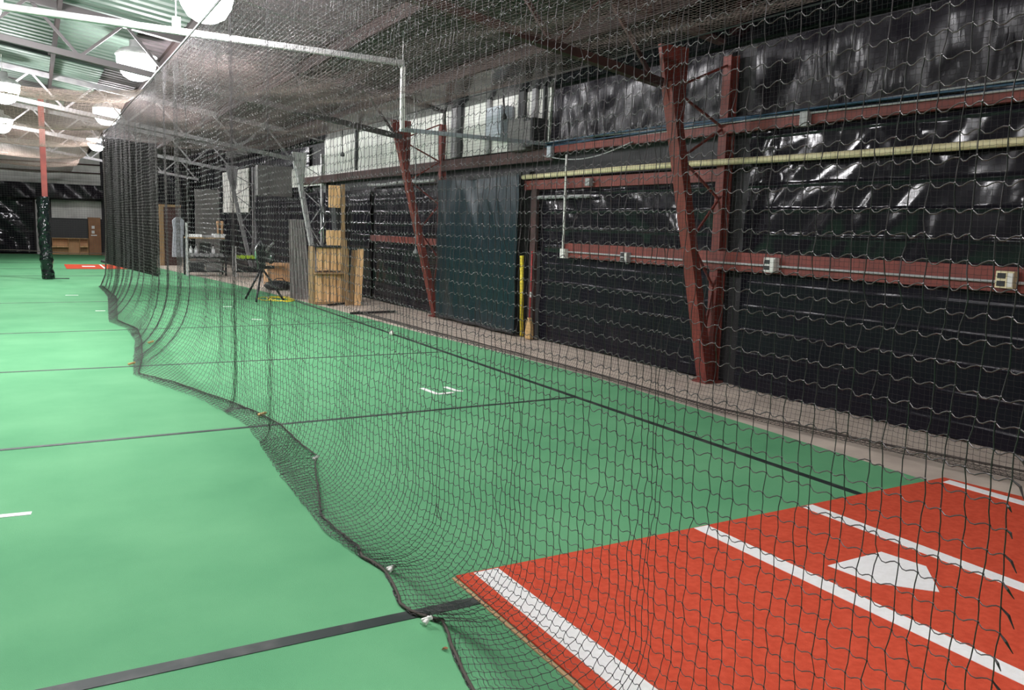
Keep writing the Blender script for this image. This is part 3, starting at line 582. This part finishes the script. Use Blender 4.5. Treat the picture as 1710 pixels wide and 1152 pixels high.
for k in range(5): dumbbell(5.05+k*.16, 24.6, .165, M['black'], .065, 'black dumbbell on the bottom shelf of the low rack', 'black dumbbells on the low rack')
# panels & stuff on far wall
t = thing('wall_board', (5.2, 30, 1), 'tall flat grey board standing behind the storage rack', 'board')
MB().box(4.76, 5.50, 30, 30.04, 0, 2.62).build('board_face', M['grey_panel'], t); MB().box(5.50, 5.54, 29.98, 30.05, 0, 2.64).build('board_edge', M['grey_corr'], t)
a = at_y(430, 275, 23.0); b = at_y(487, 325, 23.0)
tag(MB().box(a.x, 6.2, 23.0, 23.3, 2.30, a.z).build('partition_board', M['grey_panel'], bevel=.01), 'dark grey panel hung high behind the pale leaning column', 'panel')
t = thing('door_frame', (3.9, 30.5, 0), 'timber door frame standing beyond the cage corner', 'door frame')
a = at_y(268, 345, 30.5); MB().box(a.x-.05, a.x+.09, 30.5, 30.6, 0, a.z).build('jamb', M['wood_dark'], t)
b = at_y(300, 345, 30.5); MB().box(b.x-.03, b.x+.04, 30.5, 30.6, 0, a.z).build('jamb', M['grey_panel'], t); MB().box(a.x-.05, b.x+.04, 30.5, 30.6, a.z, a.z+.08).build('lintel', M['wood_dark'], t)
MB().box(a.x+.09, b.x-.03, 30.56, 30.6, 0, a.z).build('door_leaf', M['dark_red'], t)
t = thing('hanging_coat', (4.1, 30, 1), 'pale grey jacket hanging on the timber door frame', 'jacket')
c = at_y(298, 385, 30.3); vs = []
for hw, z in ((.22, -.9), (.20, -.5), (.17, 0), (.19, .35), (.06, .46)): vs += [c+Vector((-hw, -.06, z)), c+Vector((hw, -.05, z)), c+Vector((hw, .08, z)), c+Vector((-hw, .08, z))]
MB().add(vs, [(0, 3, 2, 1), (16, 17, 18, 19)]+[(4*i+j, 4*i+(j+1) % 4, 4*i+4+(j+1) % 4, 4*i+4+j) for i in range(4) for j in range(4)]).build('jacket_body', M['box_grey'], t, bevel=.02)
MB().tube([c+Vector((0, .05, .44)), c+Vector((0, .1, .52)), c+Vector((0, .25, .54))], .008, 5).build('hook', M['chrome'], t)
# ---- far wall area (left background)
def far_box(px0, py0, px1, py1, Y, th, m, name, lb, cat, group=None, floor=False, par=None):
    a = at_y(px0, py0, Y); b = at_y(px1, py1, Y)
    o = MB().box(min(a.x, b.x), max(a.x, b.x), Y, Y+th, 0 if floor else min(a.z, b.z), max(a.z, b.z)).build(name, m, par, bevel=.004)
    return tag(o, lb, cat, group) if par is None else o
far_box(85, 333, 170, 366, 39.83, .05, M['insul'], 'insulation_blanket', 'pale silvery insulation on the far end wall', 'wall insulation')
far_box(84, 365, 147, 398.2, 38.4, .06, M['black'], 'black_board', 'black board above the cardboard cubbies at the far end', 'board')
far_box(58, 333, 72, 424, 38.6, .12, M['grey_corr'], 'grey_post', 'grey post at the far end wall behind the wrapped post', 'post', floor=True)
t = thing('cubby_shelf', (1.3, 38.3, 0), 'cardboard coloured cubby shelf at the far end wall', 'shelf')
far_box(87, 398, 148, 424, 38.6, .03, M['cardboard'], 'back_panel', '', '', floor=True, par=t)
for x in (87, 114, 133, 147): far_box(x, 398, x+1.5, 424, 38.2, .4, M['wood'], 'divider', '', '', floor=True, par=t)
far_box(87, 397, 148, 399, 38.2, .4, M['wood'], 'shelf_board', '', '', par=t); far_box(87, 411, 114, 413, 38.2, .4, M['wood'], 'shelf_board', '', '', par=t); far_box(133, 411, 147, 413, 38.2, .4, M['wood'], 'shelf_board', '', '', par=t)
t = thing('brown_cabinet', (2.1, 38.3, 0), 'brown wooden cabinet with white notices at the far end', 'cabinet')
far_box(147, 363, 170, 425, 38.3, .5, M['wood_brown'], 'cabinet_body', '', '', floor=True, par=t)
for x, y in ((153, 377), (153, 385)): far_box(x, y, x+5, y+5, 38.27, .02, M['paper'], 'notice', '', '', par=t)
far_box(152, 392, 162, 394, 38.27, .02, M['paper'], 'notice', '', '', par=t)
# plastic curtains on the far wall
def curtain(x0, x1, Y, z0, z1, m, lb, name='plastic_curtain', seed=0, amp=.08, swag=.0, fr=2.0):
    nx = 60; nz = 20; V = []
    for lay in (0, 1):
        for i in range(nx+1):
            for j in range(nz+1):
                u, v = i/nx, j/nz; x = x0+(x1-x0)*u; zl = z0-swag*math.sin(u*math.pi*1)*(1); z = zl+(z1-zl)*v
                V.append((x, Y-amp*noise.noise(Vector((x*fr+.8*z, z*1.0, seed)))+lay*.01, z))
    w_ = nz+1; n0 = (nx+1)*w_; fs = []
    for i in range(nx):
        for j in range(nz):
            a = i*w_+j; fs.append((a, a+w_, a+w_+1, a+1)); fs.append((n0+a, n0+a+w_, n0+a+w_+1, n0+a+1)[::-1])
    return tag(MB().add(V, fs).build(name, m, smooth=True), lb, 'plastic sheeting', 'black plastic on the far end wall')
curtain(-8.5, -.02, 39.0, .06, 2.35, M['plastic'], 'glossy black plastic covering the far end wall at left', seed=1, amp=.2)
curtain(-8.5, 2.5, 38.3, 2.3, 2.85, M['plastic_up'], 'black plastic swag along the far end wall under the roof', seed=2, amp=.25, swag=.06)
curtain(2.55, 5.75, 39.2, .0, 3.75, M['plastic_low'], 'dull black plastic on the far end wall behind the cage corner', seed=3, amp=.1)
tag(MB().box(-8.5, 2.5, 39.5, 39.6, 3.02, 3.10).build('light_strip_trim', M['white_paint']), 'pale horizontal trim above the black swag on the far wall', 'trim')  # white bar painted in place of light showing through the eave gap
for k, z in enumerate((3.35, 3.7)): tag(MB().box(-8.5, 2.5, 39.4, 39.5, z, z+.05).build('wall_rail', M['dark_red']), ['dull rail above the pale trim on the far wall', 'upper dull rail on the far wall'][k], 'rail')
tag(MB().box(-8.5, 2.5, 39.62, 39.7, 2.8, 4.6).build('far_wall_cladding', M['insul']), 'pale cladding above the plastic on the far end wall', 'wall cladding')
# wrapped post
pb = at_z(82, 466); t = thing('wrapped_post', pb, 'red steel post wrapped in shiny black plastic, standing on the turf', 'post')
MB().box(pb.x-.075, pb.x+.055, pb.y-.05, pb.y+.05, 0, ROOF(pb.x)-.20).build('post_steel', M['red_steel'], t, bevel=.006)
mb = MB(); k = 18; n = 40; vs = []
for i in range(n):
    z = 2.04*i/(n-1); rr = .135+.006*math.sin(i*2.3)
    for j in range(k):
        a = 2*math.pi*j/k; r = rr+.035*noise.noise(Vector((math.cos(a)*2, math.sin(a)*2, z*5))); vs.append((pb.x-.01+r*math.cos(a)-.05*math.sin(z*1.1), pb.y+r*math.sin(a), z))
mb.add(vs, [(i*k+j, i*k+(j+1) % k, (i+1)*k+(j+1) % k, (i+1)*k+j) for i in range(n-1) for j in range(k)]+[tuple(range(k))[::-1], tuple(range((n-1)*k, n*k))])
mb.build('plastic_wrap', M['wrap'], t, smooth=True)
tag(MB().box(pb.x+.12, pb.x+.45, pb.y+.05, pb.y+.1, 0, .02).build('steel_bar', M['black_metal']), 'small dark bar lying at the foot of the wrapped post', 'steel bar')
# hanging cords in front of the insulation
for (px, y0, y1, Y, r, m, lb) in ((690, 232, 420, 13.2, .008, M['grey_cable'], 'thin pale cord hanging beside the middle red column'), (568, 205, 258, 15.5, .01, M['black'], 'black pull cord hanging in front of the long insulation'),
                              (838, 120, 195, 11.0, .012, M['black'], 'black strap hanging in front of the white insulation')):
    a, b = at_y(px, y0, Y), at_y(px+4, y1, Y); a = Vector((a.x, Y, ROOF(a.x)-.02)); t = thing('roof_cable', b, lb, 'cable', 'cables hanging from the roof')
    MB().tube([a, a.lerp(b, .5)+Vector((.015, 0, 0)), b], r, 6).build('cord', m, t); MB().lathe([(.015, .05), (.04, .0), (.04, -.03), (.01, -.04)], b, 10).build('weight', m, t)
# ================================================================== NETS
fold = np.array([(1.20, 21.4), (1.22, 19.5), (1.20, 18.19), (1.02, 15.5), (0.92, 13.92), (1.09, 12.96), (1.07, 11.66), (0.91, 10.16), (0.81, 9.1), (0.95, 8.60), (1.21, 7.73), (1.36, 6.78), (1.38, 6.45), (1.33, 5.72), (1.28, 5.05), (1.26, 4.56), (1.24, 4.04),
                 (1.29, 3.71), (1.35, 3.45), (1.33, 3.31), (1.28, 3.10), (1.29, 2.99), (1.38, 2.86), (1.33, 2.70), (1.29, 2.55), (1.26, 2.38), (1.22, 2.0), (1.25, 1.5), (1.28, .6)])[::-1]
hem = np.array([(1.3, 21.4), (1.35, 18), (1.05, 14), (1.22, 12.8), (1.15, 11.6), (1.0, 10.1), (.86, 9.1), (1.14, 8.40), (1.43, 7.37), (1.56, 6.82), (1.62, 6.35), (1.60, 5.77), (1.61, 5.38), (1.51, 5.09), (1.38, 4.56), (1.29, 4.22), (1.30, 4.02), (1.32, 3.75), (1.36, 3.45),
                (1.34, 3.31), (1.29, 3.10), (1.30, 2.99), (1.385, 2.86), (1.335, 2.70), (1.295, 2.55), (1.265, 2.38), (1.225, 2.0), (1.255, 1.5), (1.285, .6)])[::-1]
def smooth(a, b, x): t = np.clip((x-a)/(b-a), 0, 1); return t*t*(3-2*t)
MESH = .0445; TOPZ = 3.40
# column positions along the side net
ys = [.72]
bund = [(7.0, .10, .10), (9.7, .12, .3), (10.7, .15, .3), (12.2, .15, .35), (5.75, .07, .3), (1.62, .05, .55), (2.95, .12, .7), (2.35, .1, .75), (15.0, .3, .5), (17.5, .4, .4)]
while ys[-1] < 21.0:
    y = ys[-1]; base = .043+.020*float(smooth(2.5, 6.0, y)); f = 1.0
    for c, wd, m_ in bund: f *= 1-(1-m_)*math.exp(-((y-c)/wd)**2)
    ys.append(y+base*f*(1+.12*random.uniform(-1, 1)))
Yc = np.array(ys); NC = len(Yc); NR = 98
def side_net():
    G = np.zeros((NC, NR, 3)); dense = 160
    for j, y in enumerate(Yc):
        shift = .62*float(1-smooth(4.2, 6.6, y)) + .25*math.exp(-((y-9)/1.5)**2)
        yb = y+shift
        if y < 2.4: yb = y+shift*(.4+.6*smooth(.6, 2.4, y))
        fx = np.interp(yb, fold[:, 1], fold[:, 0]); hx = np.interp(yb+.02, hem[:, 1], hem[:, 0])
        zk = .55+.35*float(smooth(7, 9, y)); x0 = 1.40
        # folds of the hanging sheet
        amp = .012+.030*math.exp(-((y-10.3)/1.3)**2)+.02*float(smooth(12, 16, y))
        xo = amp*math.sin(y*7.5)+.012*math.sin(y*3.1+1)
        t = np.linspace(0, 1, 40)[:, None]
        A = np.array([x0+xo, y, zk]); B = np.array([x0+xo, y, zk*.35]); C_ = np.array([fx+.10+xo, yb-.12*shift, .04]); D = np.array([fx, yb, .012])
        bez = A*(1-t)**3+3*B*t*(1-t)**2+3*C_*t*t*(1-t)+D*t**3
        hangp = np.stack([np.full(60, 0.), np.full(60, y), np.linspace(TOPZ, zk, 60)], 1); hangp[:, 0] = x0+xo*smooth(TOPZ, TOPZ-1.0, hangp[:, 2]) if False else x0+xo*np.clip((TOPZ-hangp[:, 2])/.6, 0, 1)
        path = [hangp, bez[1:]]
        if abs(hx-fx) > .03: path.append(np.stack([np.linspace(fx, hx, 14)[1:], np.linspace(yb, yb+.03, 14)[1:], .012+.012*np.sin(np.linspace(0, 3.1, 14)[1:])+.01*np.linspace(0, 1, 14)[1:]], 1))
        path = np.concatenate(path); d = np.concatenate([[0], np.cumsum(np.linalg.norm(np.diff(path, axis=0), axis=1))])
        # slack: extra net gathers near the fold
        dfl = d[60]+(d[98]-d[60])*.75; s = np.arange(NR)*MESH; tot = d[-1]; s = np.where(s > dfl, dfl+(s-dfl)*.6, s)
        s = np.where(s > tot, tot, s)
        for c in range(3): G[j, :, c] = np.interp(s, d, path[:, c])
    # knot irregularity
    jit = RNG.normal(0, 1, (NC, NR, 3))*np.array([.003, .0016, .0014]); 
    dr = np.cumsum(RNG.normal(0, .0016, (NC, NR)), 1); dr -= dr.mean(1, keepdims=True)
    G += jit; G[:, :, 1] += dr*.8
    wv = np.sin(np.arange(NR)*.55)[None, :]*.003; G[:, :, 1] += wv
    G[:, :, 2] = np.maximum(G[:, :, 2], .004)
    return G
G = side_net()
nt_ = thing('cage_side_net', (1.4, 10, 0), 'near black batting cage net hanging from the top cable and pooling on turf', 'net')
net_mesh('net_mesh', G, M['twine'], nt_, r=.00128, k=4, sub=5, sag=.12, swing=.10, subc=2, knots=slice(0, 110))
# hem rope
last = G[:, -1, :].copy(); last[:, 2] = np.maximum(last[:, 2], .01)+.004
pts = [Vector(p) for p in last[::2]]; MB().tube(pts, [(.0065 if p.y < 3.7 else .004) for p in pts], 6).build('hem_rope', M['rope'], nt_, smooth=True)
# top cable
MB().tube([(1.4, y, TOPZ+.0) for y in np.linspace(.3, 21.1, 12)], .013, 6).build('top_cable', M['black_metal'], nt_)
MB().tube([(1.4, 20.98, TOPZ), (1.41, 21, 1.6), (1.36, 21, .3), (1.25, 21.0, .02)], .012, 6).build('corner_rope', M['rope'], nt_)
# ragged cut ends at the near edge
for i in range(30, 75):
    p = Vector(G[0, i]); l = random.uniform(.010, .034)
    MB().tube([p, p+Vector((random.uniform(-.004, .004), -l*.5, -l*.3)), p+Vector((random.uniform(-.006, .006), -l*.9, -l))], [.0015, .0026, .0008], 5).build('cut_end', M['twine'], nt_)
# torn loop of twine inside the mesh
a = at_x(733, 850, 1.395); pts = [a+Vector((-.003, .025*math.sin(k*.7), .03*math.cos(k*.55)-.01)) for k in range(12)]
MB().tube(pts, .0014, 4).build('torn_strand', M['twine'], nt_)
# clips on the hem
for (px, py, lb) in ((220, 608, 'pale wooden clip on the turf at the net edge by the second thin seam'), (438, 693, 'pale wooden clip on the net hem above the near seam line'), (252, 572, 'small pale clip on the far bunched net'), (655, 953, 'white tie knotted on the near hem rope'), (528, 767, 'pale twine tie at the corner of the hem rope'), (715, 1040, 'small pale tie on the hem rope by the wide seam tape')):
    p = at_z(px, py, .02); t = thing('hem_clip', p, lb, 'clip', 'clips on the net hem'); m = M['white_paint'] if px in (655, 528, 715) else M['straw']
    s_ = .5 if px in (655, 528, 715) else 1.0
    MB().bar(p+Vector((-.035*s_, 0, 0)), p+Vector((.03*s_, .02, .012)), .03*s_, .018).build('jaw', m, t, bevel=.003); MB().bar(p+Vector((-.03*s_, .03, 0)), p+Vector((.035*s_, .0, .02)), .025*s_, .016).build('jaw', m, t, bevel=.003)
# ---- ceiling net of the cage
def grid_net(name, P0, nx, ny, fn, m, parent, r, k=3, sub=1, sag=0.0, refr=(0, 0, 1), refc=(0, 0, 1)):
    G = np.zeros((nx, ny, 3))
    I, J = np.meshgrid(np.arange(nx), np.arange(ny), indexing='ij'); X, Y, Z = fn(I/(nx-1), J/(ny-1)); G[..., 0] = X; G[..., 1] = Y; G[..., 2] = Z
    G += RNG.normal(0, .002, G.shape)
    return net_mesh(name, G, m, parent, r=r, k=k, sub=sub, sag=sag, refr=refr, refc=refc, rr=1.0)
ct = thing('cage_ceiling_net', (3.5, 11, 3.4), 'dark net roof stretched over the batting cage', 'net')
def f1(u, v):
    X = 1.43+3.85*u; Y = .4+20.6*v; Z = 3.40-.16*np.sin(np.pi*u)*(.6+.4*np.cos(Y*2*np.pi/5.1)) - .02*np.sin(X*6+Y)
    return X, Y, Z
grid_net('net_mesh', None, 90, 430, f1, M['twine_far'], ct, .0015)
# ---- right side net of the cage
rt = thing('cage_side_net', (5.6, 10, 0), 'far fine meshed cage net along the right wall, trailing on the concrete', 'net')
yy = np.arange(.6, 14.4, .042); nr2 = 96; G2 = np.zeros((len(yy), nr2, 3))
hx2 = np.array([(6.1, .6), (6.0, 2.0), (5.90, 3.0), (5.60, 4.0), (5.32, 5.47), (5.33, 7.3), (5.25, 9.0), (5.1, 11.5), (5.0, 14), (5.0, 21)])
for j, y in enumerate(yy):
    hx = np.interp(y, hx2[:, 1], hx2[:, 0])-.0; x0 = 5.40+.015*math.sin(y*5)+(.15*float(1-smooth(2.5, 5.5, y))); zk = .45
    t = np.linspace(0, 1, 30)[:, None]; A = np.array([x0, y, zk]); B = np.array([x0, y, zk*.4]); C_ = np.array([x0-.05, y, .02]); D = np.array([hx, y+.1, .012])
    bz = A*(1-t)**3+3*B*t*(1-t)**2+3*C_*t*t*(1-t)+D*t**3
    hp = np.stack([np.linspace(5.30, x0, 30), np.full(30, y), np.linspace(3.4, zk, 30)], 1); path = np.concatenate([hp, bz[1:], [[hx+.10, y+.12, .02]]])
    d = np.concatenate([[0], np.cumsum(np.linalg.norm(np.diff(path, axis=0), axis=1))]); s = np.minimum(np.arange(nr2)*.040, d[-1])
    for c in range(3): G2[j, :, c] = np.interp(s, d, path[:, c])
G2 += RNG.normal(0, .0015, G2.shape); G2[..., 2] = np.maximum(G2[..., 2], .004)
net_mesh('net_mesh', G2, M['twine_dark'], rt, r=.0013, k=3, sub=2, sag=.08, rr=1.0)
MB().tube([Vector(p)+Vector((0, 0, .006)) for p in G2[::4, -1]], .008, 6).build('hem_rope', M['rope'], rt, smooth=True)
MB().tube([(5.30, y, 3.4) for y in (.3, 7, 14.6)], .008, 6).build('top_cable', M['black'], rt)
# ---- end net, bunched
et = thing('cage_end_net', (2.3, 21.2, 0), 'dark bunched end net hanging at the far cage corner', 'net')
def fe(u, v, ph=0, y0=21.15, xr=1.25):
    X = 1.42+xr*u; zb = .55-.30*u; Z = 3.36+(zb-3.36)*v; Y = y0+.07*np.sin(u*np.pi*2*9+ph+1.5*np.sin(u*11+ph))+.05*np.sin(v*5+u*9)
    return X+.02*np.sin(v*7+ph), Y, Z
for q_ in range(4): grid_net('net_layer', None, 190, 90, lambda u, v: fe(u, v, q_*2.1, 21.15+.12*q_, 1.0+.05*q_), M['twine_dark'], et, .0030, refr=(0, 0, 1), refc=(0, 1, 0))
MB().tube([(1.42+1.1*u, 21.2, .55-.30*u) for u in np.linspace(-.12, 1, 14)], .03, 8).build('hem_roll', M['black'], et, smooth=True)
MB().tube([(1.35+.05*k, 21.3, 3.38) for k in range(26)], .01, 6).build('top_cable', M['grey_steel'], et)
# ---- neighbouring lane net roof
lt = thing('lane_ceiling_net', (-1, 25, 3.3), 'brownish net roof sagging over the left lanes', 'net')
def f2(u, v):
    X = -4.2+5.55*u; Y = 12.5+25*v; Z = 3.42-.22*np.abs(np.sin(Y*np.pi/5.0))*(1-.5*np.abs(2*u-1)) - .06*np.sin(X*1.7+1)
    return X, Y, Z
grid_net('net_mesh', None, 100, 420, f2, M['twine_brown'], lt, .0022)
lt2 = thing('lane_end_net', (-1, 37, 1), 'thin black net across the far end of the left lanes', 'net')
grid_net('net_mesh', None, 80, 40, lambda u, v: (-4.2+6.6*u, 33.5+.1*np.sin(u*20), 3.2-2.9*v), M['twine'], lt2, .0018, refr=(0, 0, 1), refc=(0, 1, 0))
MB().tube([(-4.2+6.4*u, 33.5, .3-.05*math.sin(u*9)) for u in np.linspace(0, 1, 30)], .015, 6).build('hem_rope', M['rope'], lt2)

# thin bright wire near the top lamp, fallen leaf
a, b = at_z(392, -6, 3.55), at_z(512, 42, 3.55)
tag(MB().tube([a, a.lerp(b, .5)+Vector((0, 0, -.01)), b, b+(b-a)*1.2+Vector((0, 0, .1))], .004, 6).build('steel_wire', M['galv']), 'thin bright wire running right from the topmost lamp', 'wire')
p = at_z(737, 1085, .004)
tag(MB().add([p, p+Vector((.02, .008, .006)), p+Vector((.028, -.006, .004)), p+Vector((.012, -.018, .008)), p+Vector((.004, -.006, .012))], [(0, 1, 4), (1, 2, 4), (2, 3, 4), (3, 0, 4), (0, 3, 2, 1)]).build('dry_leaf', M['wood_brown']), 'tiny brown leaf on the turf beside the near net edge', 'leaf')

# dark crates on the storage rack and beside it
for x0, x1, y0, z0, z1, m, lb in ((3.80, 4.20, Yr+.03, .14, .42, M['black'], 'black crate on the bottom shelf of the storage rack, left'), (4.26, 4.70, Yr+.03, .14, .40, M['grey_panel'], 'dark grey crate on the bottom shelf of the storage rack, right'),
                                 (4.12, 4.42, Yr+.28, .76, .95, M['black'], 'black box under the top shelf of the storage rack')):
    if z0 > .5: z0 = .54
    t = thing('storage_crate', (x0, y0, z0), lb, 'crate', 'crates on the storage rack')
    MB().box(x0, x1, y0, y0+.2, z0, z1).build('crate_body', m, t, bevel=.01); MB().box(x0-.01, x1+.01, y0-.01, y0+.21, z1-.03, z1).build('rim', M['grey_panel'] if m is M['black'] else M['black'], t, bevel=.004)
